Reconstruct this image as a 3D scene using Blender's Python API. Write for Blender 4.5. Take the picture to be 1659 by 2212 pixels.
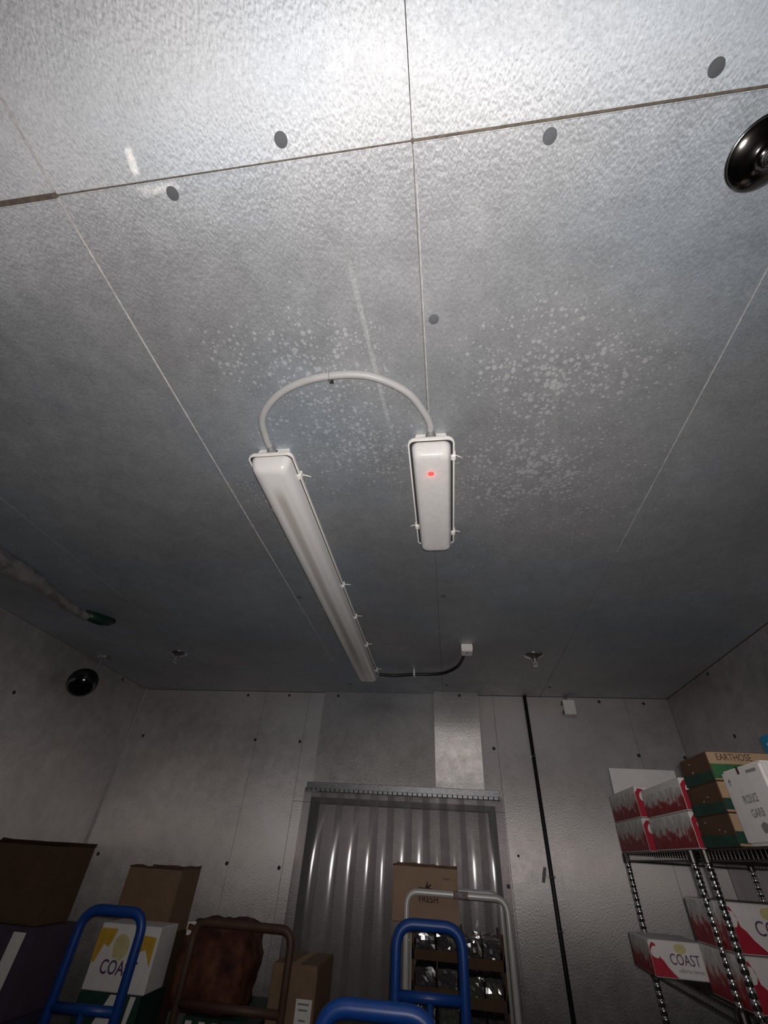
import bpy, bmesh, math, random
from mathutils import Vector, Matrix, noise as mnoise

for o in list(bpy.data.objects):
    bpy.data.objects.remove(o, do_unlink=True)
SC = bpy.context.scene
C = SC.collection
PI = math.pi
random.seed(7)

# ------------------------------------------------------------------ camera
CAM_POS = Vector((0, 0, 1.7))
FWD = Vector((-0.13023542, 0.7605251, 0.63611344))
RGT = Vector((0.99076702, 0.12420542, 0.0543482))
UPV = Vector((0.03767556, -0.63731828, 0.76967913))
cam_d = bpy.data.cameras.new('camera')
cam_d.sensor_fit = 'VERTICAL'
cam_d.sensor_height = 36.0
cam_d.sensor_width = 27.0
cam_d.lens = 14.658
cam_d.clip_start = 0.02
cam = bpy.data.objects.new('camera', cam_d)
C.objects.link(cam)
M = Matrix((RGT, UPV, -FWD)).transposed().to_4x4()
M.translation = CAM_POS
cam.matrix_world = M
SC.camera = cam

# ------------------------------------------------------------------ world, light, exposure
w = bpy.data.worlds.new('world')
SC.world = w
w.use_nodes = True
w.node_tree.nodes['Background'].inputs[0].default_value = (0.9, 0.95, 1.0, 1)
w.node_tree.nodes['Background'].inputs[1].default_value = 0.0

FLASH_W = 96.0
fl = bpy.data.lights.new('phone_flash', 'SPOT')          # the torch of the phone that took the picture
fl.energy = FLASH_W
fl.spot_size = math.radians(157)
fl.spot_blend = 1.0
fl.shadow_soft_size = 0.012
fl.color = (1.0, 0.95, 0.91)
flo = bpy.data.objects.new('phone_flash', fl)
C.objects.link(flo)
Mf = M @ Matrix.Rotation(math.radians(6), 4, 'X')      # the lamp's beam sits a little above the lens axis
Mf.translation = CAM_POS + RGT * 0.012 + UPV * 0.03 - FWD * 0.01
flo.matrix_world = Mf

SC.view_settings.view_transform = 'Standard'
SC.view_settings.look = 'None'
SC.view_settings.gamma = 1.0
SC.view_settings.use_curve_mapping = False
SC.view_settings.exposure = 0.0
SC.cycles.max_bounces = 6
SC.cycles.diffuse_bounces = 3
SC.cycles.glossy_bounces = 4
SC.cycles.transparent_max_bounces = 16

# ------------------------------------------------------------------ room dimensions (metres)
CZ = 2.83           # ceiling
BY = 3.90           # back wall
LX = -2.88          # left wall
RX = 1.81           # right wall
NY = -1.60          # wall behind the photographer


# ================================================================== node helpers
def new_mat(name):
    m = bpy.data.materials.new(name)
    m.use_nodes = True
    nt = m.node_tree
    nt.nodes.clear()
    out = nt.nodes.new('ShaderNodeOutputMaterial')
    b = nt.nodes.new('ShaderNodeBsdfPrincipled')
    nt.links.new(b.outputs[0], out.inputs[0])
    return m, nt, b, out


def N(nt, kind, **kw):
    n = nt.nodes.new('ShaderNode' + kind)
    for k, v in kw.items():
        if k.startswith('i_'):
            n.inputs[k[2:].replace('_', ' ')].default_value = v
        else:
            setattr(n, k, v)
    return n


def setv(sock, v):
    if isinstance(v, (int, float)):
        sock.default_value = v
    elif isinstance(v, tuple):
        sock.default_value = v if len(v) == len(sock.default_value) else (*v, 1)
    else:
        sock.id_data.links.new(v, sock)


def math_(nt, op, a, b=0.0, clamp=False):
    n = nt.nodes.new('ShaderNodeMath')
    n.operation = op
    n.use_clamp = clamp
    setv(n.inputs[0], a)
    setv(n.inputs[1], b)
    return n.outputs[0]


def mixc(nt, f, a, b, blend='MIX'):
    n = nt.nodes.new('ShaderNodeMix')
    n.data_type = 'RGBA'
    n.blend_type = blend
    setv(n.inputs[0], f)
    setv(n.inputs[6], a)
    setv(n.inputs[7], b)
    return n.outputs[2]


def ramp(nt, f, stops, interp='LINEAR'):
    n = nt.nodes.new('ShaderNodeValToRGB')
    n.color_ramp.interpolation = interp
    e = n.color_ramp.elements
    while len(e) > 1:
        e.remove(e[-1])
    e[0].position = stops[0][0]
    e[0].color = (*stops[0][1], 1)
    for p, c in stops[1:]:
        x = e.new(p)
        x.color = (*c, 1)
    nt.links.new(f, n.inputs[0])
    return n.outputs[0]


def maprange(nt, v, a, b, c, d, smooth=False):
    n = nt.nodes.new('ShaderNodeMapRange')
    n.interpolation_type = 'SMOOTHSTEP' if smooth else 'LINEAR'
    n.clamp = True
    setv(n.inputs[0], v)
    for i, x in enumerate((a, b, c, d)):
        n.inputs[i + 1].default_value = x
    return n.outputs[0]


def tex_noise(nt, vec, scale, detail=4, rough=0.5):
    n = nt.nodes.new('ShaderNodeTexNoise')
    n.inputs['Scale'].default_value = scale
    n.inputs['Detail'].default_value = detail
    n.inputs['Roughness'].default_value = rough
    nt.links.new(vec, n.inputs['Vector'])
    return n.outputs[0]


def scaled(nt, vec, s):
    n = nt.nodes.new('ShaderNodeVectorMath')
    n.operation = 'MULTIPLY'
    nt.links.new(vec, n.inputs[0])
    n.inputs[1].default_value = s
    return n.outputs[0]


def bump(nt, h, strength, dist):
    n = nt.nodes.new('ShaderNodeBump')
    n.inputs['Strength'].default_value = strength
    n.inputs['Distance'].default_value = dist
    nt.links.new(h, n.inputs['Height'])
    return n.outputs[0]


MATS = {}


def plain(name, col, rough=0.6, metal=0.0, var=0.12, scale=25.0, bmp=0.0, spec=0.5):
    """simple surface: one colour broken up by noise"""
    if name in MATS:
        return MATS[name]
    m, nt, b, out = new_mat(name)
    tc = N(nt, 'TexCoord')
    nz = tex_noise(nt, tc.outputs['Object'], scale, 5, 0.6)
    c0 = tuple(x * (1 - var) for x in col)
    c1 = tuple(min(1, x * (1 + var)) for x in col)
    nt.links.new(ramp(nt, nz, [(0.3, c0), (0.7, c1)]), b.inputs['Base Color'])
    b.inputs['Roughness'].default_value = rough
    b.inputs['Metallic'].default_value = metal
    b.inputs['Specular IOR Level'].default_value = spec
    if bmp:
        nt.links.new(bump(nt, nz, bmp, 0.01), b.inputs['Normal'])
    MATS[name] = m
    return m


def steel_sheet(name, base, rough, metal, pale_marks=None, spots=None, emboss=0.22, grain='y', aniso=0.8, blue=1.0):
    """embossed galvanised cold-room sheet; spots = oxide / drip marks dried onto the sheet"""
    m, nt, b, out = new_mat(name)
    pos = N(nt, 'NewGeometry').outputs['Position']
    big = tex_noise(nt, pos, 1.3, 3, 0.55)
    mid = tex_noise(nt, pos, 14, 5, 0.65)
    fine = tex_noise(nt, pos, 150, 2, 0.7)
    col = mixc(nt, maprange(nt, big, 0.35, 0.65, 0, 1), tuple(x * 0.88 for x in base), tuple(min(1, x * 1.09) for x in base))
    cold = mixc(nt, maprange(nt, tex_noise(nt, pos, 0.9, 2, 0.5), 0.42, 0.62, 0, 1), (1.0 + 0.03 * blue, 1.0, 1.0 - 0.02 * blue), (1.0 - 0.07 * blue, 1.0, 1.0 + 0.07 * blue))
    col = mixc(nt, 1.0, col, cold, 'MULTIPLY')
    mf = mixc(nt, maprange(nt, mid, 0.3, 0.7, 0, 1), (0.9, 0.9, 0.9), (1.07, 1.07, 1.07))
    col = mixc(nt, 1.0, col, mf, 'MULTIPLY')
    ff = mixc(nt, maprange(nt, fine, 0.3, 0.7, 0, 1), (0.86, 0.86, 0.86), (1.12, 1.12, 1.12))
    col = mixc(nt, 1.0, col, ff, 'MULTIPLY')
    rgh = maprange(nt, mid, 0.25, 0.75, rough - 0.05, rough + 0.06)
    met = None
    if spots:
        mask = None
        sep = N(nt, 'SeparateXYZ')
        nt.links.new(pos, sep.inputs[0])
        for cx, cy, sx, sy, amp in spots:
            dx = math_(nt, 'DIVIDE', math_(nt, 'SUBTRACT', sep.outputs[0], cx), sx)
            dy = math_(nt, 'DIVIDE', math_(nt, 'SUBTRACT', sep.outputs[1], cy), sy)
            d = math_(nt, 'SQRT', math_(nt, 'ADD', math_(nt, 'MULTIPLY', dx, dx), math_(nt, 'MULTIPLY', dy, dy)))
            g = math_(nt, 'MULTIPLY', maprange(nt, d, 0.0, 1.0, 1, 0, True), amp)
            mask = g if mask is None else math_(nt, 'MAXIMUM', mask, g)
        cl = maprange(nt, tex_noise(nt, pos, 4.5, 3, 0.6), 0.36, 0.55, 0.6, 1)
        mask = math_(nt, 'MULTIPLY', mask, cl)
        tot = None
        for sc, rad in ((50, 0.72), (85, 0.68)):
            v = N(nt, 'TexVoronoi')
            v.inputs['Scale'].default_value = sc
            nt.links.new(pos, v.inputs['Vector'])
            sr = N(nt, 'SeparateColor')
            nt.links.new(v.outputs['Color'], sr.inputs[0])
            r_ = math_(nt, 'MULTIPLY', math_(nt, 'MULTIPLY', sr.outputs[0], rad), mask)
            k = math_(nt, 'SUBTRACT', r_, v.outputs['Distance'])
            k = maprange(nt, k, -0.10, 0.10, 0, 1, True)
            tot = k if tot is None else math_(nt, 'MAXIMUM', tot, k)
        tot = math_(nt, 'MULTIPLY', tot, maprange(nt, mask, 0.02, 0.15, 0, 0.85))
        col = mixc(nt, math_(nt, 'MULTIPLY', tot, 0.26), col, (0.84, 0.85, 0.87))
        haze = math_(nt, 'MULTIPLY', mask, 0.10)
        col = mixc(nt, haze, col, (0.35, 0.34, 0.34))
        met = math_(nt, 'SUBTRACT', metal, math_(nt, 'MULTIPLY', tot, 0.15))
        rgh = math_(nt, 'ADD', rgh, math_(nt, 'MULTIPLY', tot, 0.12))
    if pale_marks:
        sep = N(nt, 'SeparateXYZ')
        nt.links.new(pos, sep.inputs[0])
        for cx, cy, ang, ln, wd, amp in pale_marks:       # pale smears and streaks
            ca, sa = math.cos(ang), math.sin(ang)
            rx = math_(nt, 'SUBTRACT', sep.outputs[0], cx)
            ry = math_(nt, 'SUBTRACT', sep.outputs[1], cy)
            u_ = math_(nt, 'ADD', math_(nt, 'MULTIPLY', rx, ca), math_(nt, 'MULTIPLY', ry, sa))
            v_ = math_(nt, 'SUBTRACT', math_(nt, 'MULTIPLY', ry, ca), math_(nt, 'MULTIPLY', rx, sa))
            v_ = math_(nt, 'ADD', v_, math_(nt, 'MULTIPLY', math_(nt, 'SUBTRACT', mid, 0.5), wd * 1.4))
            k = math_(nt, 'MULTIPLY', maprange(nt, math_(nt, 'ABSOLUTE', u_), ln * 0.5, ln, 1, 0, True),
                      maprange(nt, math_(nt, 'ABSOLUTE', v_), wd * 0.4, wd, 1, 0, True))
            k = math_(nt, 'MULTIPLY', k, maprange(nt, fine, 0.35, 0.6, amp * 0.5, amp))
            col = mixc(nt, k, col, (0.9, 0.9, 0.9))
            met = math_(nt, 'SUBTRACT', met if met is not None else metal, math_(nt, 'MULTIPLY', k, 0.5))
    nt.links.new(col, b.inputs['Base Color'])
    nt.links.new(rgh, b.inputs['Roughness'])
    if met is None:
        b.inputs['Metallic'].default_value = metal
    else:
        nt.links.new(met, b.inputs['Metallic'])
    # rolled sheet: the grain runs along the sheet, so glare spreads across it
    st = {'y': (1.0, 0.45, 1.0), 'z': (1.0, 1.0, 0.45)}[grain]
    hh = tex_noise(nt, scaled(nt, pos, st), 200, 1, 0.5)
    b.inputs['Anisotropic'].default_value = aniso
    tn = N(nt, 'VectorMath', operation='CROSS_PRODUCT')
    nt.links.new(N(nt, 'NewGeometry').outputs['True Normal'], tn.inputs[0])
    tn.inputs[1].default_value = (0, 1, 0) if grain == 'y' else (0, 0, 1)
    nt.links.new(tn.outputs[0], b.inputs['Tangent'])
    nt.links.new(bump(nt, hh, emboss, 0.004), b.inputs['Normal'])
    MATS[name] = m
    return m


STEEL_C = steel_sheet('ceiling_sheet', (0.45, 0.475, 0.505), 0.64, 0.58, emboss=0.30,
                      spots=[(0.38, 0.75, 0.55, 0.50, 0.80), (0.34, 1.15, 0.60, 0.60, 0.9), (-0.42, 0.62, 0.55, 0.35, 0.75),
                             (-0.30, 0.95, 0.65, 0.60, 0.70), (-0.70, 1.25, 0.35, 0.6, 0.5), (0.62, 1.35, 0.5, 0.7, 0.5),
                             (-0.55, 0.24, 0.22, 0.10, 0.5), (0.2, 1.7, 0.5, 0.5, 0.4)],
                      pale_marks=[(-0.632, 0.135, 1.75, 0.030, 0.011, 0.9), (-0.60, 0.188, 0.05, 0.06, 0.012, 0.5),
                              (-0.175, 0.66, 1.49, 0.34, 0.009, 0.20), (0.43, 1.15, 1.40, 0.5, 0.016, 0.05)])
STEEL_W = steel_sheet('wall_sheet', (0.60, 0.56, 0.55), 0.47, 0.84, emboss=0.18, grain='z', aniso=0.85, blue=0.25)
STEEL_L = steel_sheet('lintel_sheet', (0.70, 0.665, 0.65), 0.42, 0.88, emboss=0.18, grain='z', blue=0.25)
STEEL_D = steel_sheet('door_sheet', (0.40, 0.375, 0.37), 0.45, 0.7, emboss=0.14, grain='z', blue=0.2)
CAULK = plain('caulk', (0.115, 0.092, 0.072), 0.85, var=0.35, scale=60)
CAULK_D = plain('wall_joint', (0.16, 0.15, 0.145), 0.85, var=0.3, scale=60)
CONCRETE = plain('concrete_floor', (0.14, 0.135, 0.13), 0.8, var=0.3, scale=6, bmp=0.1)
PLUG = plain('grey_plug', (0.085, 0.09, 0.10), 0.75, var=0.15)
PLUG_D = plain('wall_plug', (0.035, 0.034, 0.035), 0.75, var=0.15)
WHITE = plain('white_plastic', (0.80, 0.77, 0.74), 0.45, var=0.05)
GASKET = plain('dark_gasket', (0.035, 0.033, 0.038), 0.8)
CONDUIT = plain('grey_conduit', (0.36, 0.355, 0.355), 0.5, var=0.06)
GLAND = plain('grey_gland', (0.17, 0.17, 0.175), 0.5)
BLACK = plain('black_plastic', (0.012, 0.012, 0.014), 0.45)
BLACKGLOSS = plain('black_gloss', (0.004, 0.005, 0.007), 0.12)
ZINC = plain('zinc', (0.55, 0.55, 0.55), 0.35, metal=1.0, var=0.08)
CHROME = plain('chrome', (0.72, 0.71, 0.70), 0.16, metal=1.0, var=0.05)
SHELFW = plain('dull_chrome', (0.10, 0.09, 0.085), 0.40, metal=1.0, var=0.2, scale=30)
CHROME_DARKREFL = plain('chrome_dark_reflection', (0.22, 0.20, 0.19), 0.14, metal=1.0, var=0.3, scale=40)  # chrome with the dark room's reflection put into its colour
JAMB = plain('jamb_metal', (0.115, 0.11, 0.12), 0.5, metal=0.5, var=0.15)
RAILM = plain('rail_metal', (0.33, 0.33, 0.345), 0.42, metal=0.8, var=0.2, scale=40)
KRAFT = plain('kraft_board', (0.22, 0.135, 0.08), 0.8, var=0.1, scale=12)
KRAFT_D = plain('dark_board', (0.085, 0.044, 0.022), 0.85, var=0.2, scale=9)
KRAFT_L = plain('light_board', (0.42, 0.28, 0.17), 0.8, var=0.1, scale=12)
WBOARD = plain('white_board', (0.78, 0.74, 0.72), 0.65, var=0.05)
BBOARD = plain('blue_board', (0.02, 0.25, 0.48), 0.55, var=0.1)
NAVY = plain('navy_board', (0.035, 0.035, 0.085), 0.7, var=0.25, scale=8)
PURPLE = plain('purple_board', (0.07, 0.045, 0.075), 0.7, var=0.25, scale=8)
GREEN = plain('green_print', (0.035, 0.13, 0.05), 0.6, var=0.3)
DGREEN = plain('dark_green_print', (0.012, 0.05, 0.035), 0.6, var=0.3)
RED = plain('red_print', (0.42, 0.012, 0.035), 0.55, var=0.12)
YELLOW = plain('yellow_print', (0.62, 0.36, 0.04), 0.6, var=0.15)
PYELLOW = plain('pale_yellow_print', (0.62, 0.54, 0.26), 0.6, var=0.15)
VIOLET = plain('violet_ink', (0.11, 0.045, 0.12), 0.7)
INK = plain('brown_ink', (0.07, 0.035, 0.03), 0.8)
GREYINK = plain('grey_ink', (0.26, 0.25, 0.24), 0.8)
BLUEPAINT = plain('blue_paint', (0.006, 0.047, 0.23), 0.40, var=0.1, scale=60)
BROWNPAINT = plain('brown_paint', (0.085, 0.045, 0.03), 0.55, var=0.2)
STEELTUBE = plain('galvanised_tube', (0.72, 0.69, 0.66), 0.38, metal=0.25, var=0.06)
RUBBER = plain('rubber', (0.02, 0.02, 0.02), 0.8)
FOIL = plain('crumpled_wrap', (0.20, 0.185, 0.19), 0.4, metal=0.3, var=0.35, scale=14, bmp=0.5)
GREENFIT = plain('green_fitting', (0.004, 0.022, 0.015), 0.5)
PALLET = plain('pallet_wood', (0.25, 0.17, 0.1), 0.85, var=0.25, scale=20)
TAPE = plain('grey_tape', (0.20, 0.195, 0.19), 0.6)
BERRYDARK = plain('dark_berries', (0.02, 0.016, 0.035), 0.4, var=0.3)
LEAFY = plain('leafy_green', (0.10, 0.13, 0.045), 0.6, var=0.4, scale=40)
TOMATO = plain('dark_red_fruit', (0.15, 0.03, 0.02), 0.35, var=0.3)


def red_sack():
    m, nt, b, out = new_mat('net_sack')
    tc = N(nt, 'TexCoord')
    nz = tex_noise(nt, tc.outputs['Object'], 9, 4, 0.6)
    col = ramp(nt, nz, [(0.35, (0.03, 0.006, 0.004)), (0.5, (0.085, 0.02, 0.01)), (0.68, (0.17, 0.06, 0.025))])
    nt.links.new(col, b.inputs['Base Color'])
    b.inputs['Roughness'].default_value = 0.75
    w1 = N(nt, 'TexWave')
    w1.inputs['Scale'].default_value = 55
    nt.links.new(tc.outputs['Object'], w1.inputs['Vector'])
    nt.links.new(bump(nt, w1.outputs['Fac'], 0.3, 0.004), b.inputs['Normal'])
    return m


SACK = red_sack()


def berry_print():
    """printed photo of red berries in clear punnets: flat print on the long face of the fruit cartons"""
    m, nt, b, out = new_mat('berry_print')
    tc = N(nt, 'TexCoord')
    sep = N(nt, 'SeparateXYZ')
    nt.links.new(tc.outputs['Generated'], sep.inputs[0])
    n1 = tex_noise(nt, scaled(nt, tc.outputs['Generated'], (1, 7, 2.2)), 1.6, 4, 0.6)
    n2 = tex_noise(nt, scaled(nt, tc.outputs['Generated'], (1, 9, 7)), 3.0, 4, 0.6)
    v = math_(nt, 'ADD', sep.outputs[2], math_(nt, 'MULTIPLY', math_(nt, 'SUBTRACT', n1, 0.5), 1.5))
    v = math_(nt, 'ADD', v, math_(nt, 'MULTIPLY', math_(nt, 'SUBTRACT', n2, 0.5), 0.35))
    col = ramp(nt, v, [(0.20, (0.27, 0.015, 0.025)), (0.42, (0.36, 0.06, 0.065)), (0.50, (0.47, 0.31, 0.29)),
                       (0.62, (0.56, 0.51, 0.49)), (0.88, (0.60, 0.57, 0.55)), (0.98, (0.78, 0.74, 0.72))])
    nt.links.new(col, b.inputs['Base Color'])
    b.inputs['Roughness'].default_value = 0.55
    return m


BERRY = berry_print()


def clear_pvc(name, haze, gloss, rough, tint):
    """thin clear sheet: mostly see-through, with a mirror-like skin and a little milkiness"""
    m = bpy.data.materials.new(name)
    m.use_nodes = True
    nt = m.node_tree
    nt.nodes.clear()
    out = nt.nodes.new('ShaderNodeOutputMaterial')
    tr = N(nt, 'BsdfTransparent')
    tr.inputs[0].default_value = (*tint, 1)
    gl = N(nt, 'BsdfGlossy')
    gl.inputs['Roughness'].default_value = rough
    gl.inputs[0].default_value = (0.95, 0.93, 0.92, 1)
    df = N(nt, 'BsdfDiffuse')
    tc = N(nt, 'TexCoord')
    nz = tex_noise(nt, tc.outputs['Object'], 3.0, 5, 0.6)
    nt.links.new(ramp(nt, nz, [(0.3, (0.30, 0.28, 0.28)), (0.7, (0.5, 0.47, 0.46))]), df.inputs[0])
    m1 = N(nt, 'MixShader')
    m1.inputs[0].default_value = haze
    nt.links.new(tr.outputs[0], m1.inputs[1])
    nt.links.new(df.outputs[0], m1.inputs[2])
    fr = N(nt, 'Fresnel')
    fr.inputs['IOR'].default_value = 1.5
    m2 = N(nt, 'MixShader')
    nt.links.new(math_(nt, 'ADD', math_(nt, 'MULTIPLY', fr.outputs[0], 1.0), gloss, True), m2.inputs[0])
    nt.links.new(m1.outputs[0], m2.inputs[1])
    nt.links.new(gl.outputs[0], m2.inputs[2])
    nt.links.new(m2.outputs[0], out.inputs[0])
    MATS[name] = m
    return m


PVC = clear_pvc('clear_pvc_strip', 0.20, 0.05, 0.13, (0.93, 0.91, 0.92))
SHELL = clear_pvc('clear_punnet', 0.10, 0.10, 0.10, (0.85, 0.85, 0.85))


def diffuser_mat():
    m, nt, b, out = new_mat('frosted_diffuser')
    tc = N(nt, 'TexCoord')
    nz = tex_noise(nt, tc.outputs['Object'], 60, 3, 0.5)
    nt.links.new(ramp(nt, nz, [(0.3, (0.64, 0.625, 0.62)), (0.7, (0.70, 0.685, 0.68))]), b.inputs['Base Color'])
    b.inputs['Roughness'].default_value = 0.22
    b.inputs['Subsurface Weight'].default_value = 0.15
    b.inputs['Subsurface Radius'].default_value = (0.02, 0.02, 0.02)
    b.inputs['Subsurface Scale'].default_value = 0.3
    return m


DIFF = diffuser_mat()


def diffuser_long():
    """same frosted cover, the dark gap between its two tubes faintly showing through along the middle"""
    m, nt, b, out = new_mat('frosted_diffuser_tubes')
    tc = N(nt, 'TexCoord')
    sep = N(nt, 'SeparateXYZ')
    nt.links.new(tc.outputs['Object'], sep.inputs[0])
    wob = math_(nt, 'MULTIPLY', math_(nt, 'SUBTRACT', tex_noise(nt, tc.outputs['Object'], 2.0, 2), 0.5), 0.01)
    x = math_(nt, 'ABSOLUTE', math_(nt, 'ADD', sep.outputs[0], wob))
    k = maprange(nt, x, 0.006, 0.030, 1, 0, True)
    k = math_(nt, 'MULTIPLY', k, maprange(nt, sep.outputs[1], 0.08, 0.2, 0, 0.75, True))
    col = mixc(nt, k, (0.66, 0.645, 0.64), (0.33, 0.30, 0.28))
    nt.links.new(col, b.inputs['Base Color'])
    b.inputs['Roughness'].default_value = 0.22
    return m


DIFF_L = diffuser_long()


def led_mat():
    m, nt, b, out = new_mat('red_indicator')
    b.inputs['Base Color'].default_value = (0.8, 0.03, 0.02, 1)
    b.inputs['Emission Color'].default_value = (1.0, 0.10, 0.09, 1)
    b.inputs['Emission Strength'].default_value = 1.0
    b.inputs['Roughness'].default_value = 0.4
    return m


LED = led_mat()

# ================================================================== mesh helpers
def link(o, parent=None):
    C.objects.link(o)
    if parent is not None:
        o.parent = parent
    return o


def from_bm(name, bm, mat, parent=None, loc=None, smooth=False):
    me = bpy.data.meshes.new(name)
    bm.to_mesh(me)
    bm.free()
    if smooth:
        for p in me.polygons:
            p.use_smooth = True
    me.materials.append(mat)
    o = bpy.data.objects.new(name, me)
    if loc is not None:
        o.location = loc
    return link(o, parent)


def add_box(bm, x0, x1, y0, y1, z0, z1, bevel=0.0, seg=1):
    r = bmesh.ops.create_cube(bm, size=1.0)
    vs = r['verts']
    bmesh.ops.scale(bm, vec=(x1 - x0, y1 - y0, z1 - z0), verts=vs)
    bmesh.ops.translate(bm, vec=((x0 + x1) / 2, (y0 + y1) / 2, (z0 + z1) / 2), verts=vs)
    if bevel > 0:
        es = list({e for v in vs for e in v.link_edges})
        bmesh.ops.bevel(bm, geom=es, offset=bevel, segments=seg, affect='EDGES', clamp_overlap=True)


def box(name, x0, x1, y0, y1, z0, z1, mat, parent=None, bevel=0.0, seg=1, smooth=False):
    bm = bmesh.new()
    add_box(bm, x0, x1, y0, y1, z0, z1, bevel, seg)
    return from_bm(name, bm, mat, parent, smooth=smooth)


def add_tube(bm, pts, r, n=10, cap=True, closed=False):
    pts = [Vector(p) for p in pts]
    rr = r if isinstance(r, (list, tuple)) else [r] * len(pts)
    rings = []
    nrm = None
    L = len(pts)
    for i, p in enumerate(pts):
        if closed:
            t = (pts[(i + 1) % L] - pts[i - 1]).normalized()
        else:
            t = (pts[min(i + 1, L - 1)] - pts[max(i - 1, 0)]).normalized()
        if nrm is None:
            a = Vector((0, 0, 1)) if abs(t.z) < 0.9 else Vector((1, 0, 0))
            nrm = (a - t * a.dot(t)).normalized()
        else:
            nrm = (nrm - t * nrm.dot(t)).normalized()
        bn = t.cross(nrm)
        rings.append([bm.verts.new(p + (nrm * math.cos(2 * PI * k / n) + bn * math.sin(2 * PI * k / n)) * rr[i]) for k in range(n)])
    m = L if closed else L - 1
    for i in range(m):
        a, b2 = rings[i], rings[(i + 1) % L]
        for k in range(n):
            bm.faces.new((a[k], a[(k + 1) % n], b2[(k + 1) % n], b2[k]))
    if cap and not closed:
        bm.faces.new(list(reversed(rings[0])))
        bm.faces.new(rings[-1])


def tube(name, pts, r, mat, parent=None, n=10):
    bm = bmesh.new()
    add_tube(bm, pts, r, n)
    return from_bm(name, bm, mat, parent, smooth=True)


def add_lathe(bm, prof, n=24, mtx=None, cap=True):
    """prof: (radius, z) pairs about z"""
    rings = []
    for r, z in prof:
        rings.append([bm.verts.new((r * math.cos(2 * PI * k / n), r * math.sin(2 * PI * k / n), z)) for k in range(n)])
    for a, b2 in zip(rings, rings[1:]):
        for k in range(n):
            bm.faces.new((a[k], a[(k + 1) % n], b2[(k + 1) % n], b2[k]))
    if cap:
        bm.faces.new(list(reversed(rings[0])))
        bm.faces.new(rings[-1])
    if mtx is not None:
        vs = [v for r in rings for v in r]
        bmesh.ops.transform(bm, matrix=mtx, verts=vs)


def lathe(name, prof, mat, parent=None, n=24, mtx=None, smooth=True):
    bm = bmesh.new()
    add_lathe(bm, prof, n, mtx)
    bmesh.ops.recalc_face_normals(bm, faces=bm.faces)
    return from_bm(name, bm, mat, parent, smooth=smooth)


def rounded(pts, r, seg=6):
    """polyline with rounded inner corners"""
    pts = [Vector(p) for p in pts]
    out = [pts[0]]
    for a, b2, c in zip(pts, pts[1:], pts[2:]):
        d0 = (a - b2).normalized()
        d1 = (c - b2).normalized()
        rr = min(r, (a - b2).length * 0.49, (c - b2).length * 0.49)
        p0, p1 = b2 + d0 * rr, b2 + d1 * rr
        for i in range(seg + 1):
            t = i / seg
            out.append(p0 * (1 - t) ** 2 + b2 * 2 * t * (1 - t) + p1 * t * t)
    out.append(pts[-1])
    return out


def smooth_path(pts, sub=6):
    P = [Vector(p) for p in pts]
    out = []
    for i in range(len(P) - 1):
        p0, p1, p2, p3 = P[max(i - 1, 0)], P[i], P[i + 1], P[min(i + 2, len(P) - 1)]
        for s in range(sub):
            t = s / sub
            out.append(0.5 * ((2 * p1) + (p2 - p0) * t + (2 * p0 - 5 * p1 + 4 * p2 - p3) * t * t + (3 * p1 - p0 - 3 * p2 + p3) * t ** 3))
    out.append(P[-1])
    return out


def tag(o, label, cat, group=None):
    o['label'] = label
    o['category'] = cat
    if group:
        o['group'] = group
    return o


def thing(name, label, cat, loc=(0, 0, 0), rotz=0.0, group=None):
    o = bpy.data.objects.new(name, None)
    o.empty_display_size = 0.05
    o.location = loc
    o.rotation_euler = (0, 0, rotz)
    link(o)
    return tag(o, label, cat, group)


def struct(o):
    o['kind'] = 'structure'
    return o


def copy_tree(src, loc, rotz=None, label=None):
    r = src.copy()
    C.objects.link(r)
    r.location = loc
    if rotz is not None:
        r.rotation_euler = (0, 0, rotz)
    if label:
        r['label'] = label
    for ch in list(src.children):
        c = ch.copy()
        C.objects.link(c)
        c.parent = r
        for g in ch.children:
            d = g.copy()
            C.objects.link(d)
            d.parent = c
    return r


def lettering(name, text, size, mat, parent, mtx, width=None, bold=0.0):
    """flat printed words as a thin mesh; mtx maps text x/y/z to the thing's frame; width squeezes to fit"""
    cu = bpy.data.curves.new('tmp', 'FONT')
    cu.body = text
    cu.size = size
    cu.align_x = 'CENTER'
    cu.align_y = 'CENTER'
    cu.extrude = 0.0003
    cu.offset = bold
    cu.resolution_u = 3
    t = bpy.data.objects.new('tmp', cu)
    C.objects.link(t)
    dg = bpy.context.evaluated_depsgraph_get()
    dg.update()
    me = bpy.data.meshes.new_from_object(t.evaluated_get(dg))
    bpy.data.objects.remove(t, do_unlink=True)
    bpy.data.curves.remove(cu)
    if width:
        xs = [v.co.x for v in me.vertices]
        k = width / (max(xs) - min(xs))
        for v in me.vertices:
            v.co.x *= k
    me.transform(mtx)
    me.name = name
    me.materials.clear()
    me.materials.append(mat)
    o = bpy.data.objects.new(name, me)
    return link(o, parent)


def face_front(x, y, z, rot=0.0):          # text on a face looking towards -Y
    return Matrix.Translation((x, y, z)) @ Matrix.Rotation(PI / 2, 4, 'X') @ Matrix.Rotation(rot, 4, 'Z')


def face_left(x, y, z, rot=0.0):           # text on a face looking towards -X
    return Matrix.Translation((x, y, z)) @ Matrix.Rotation(-PI / 2, 4, 'Z') @ Matrix.Rotation(PI / 2, 4, 'X') @ Matrix.Rotation(rot, 4, 'Z')


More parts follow.
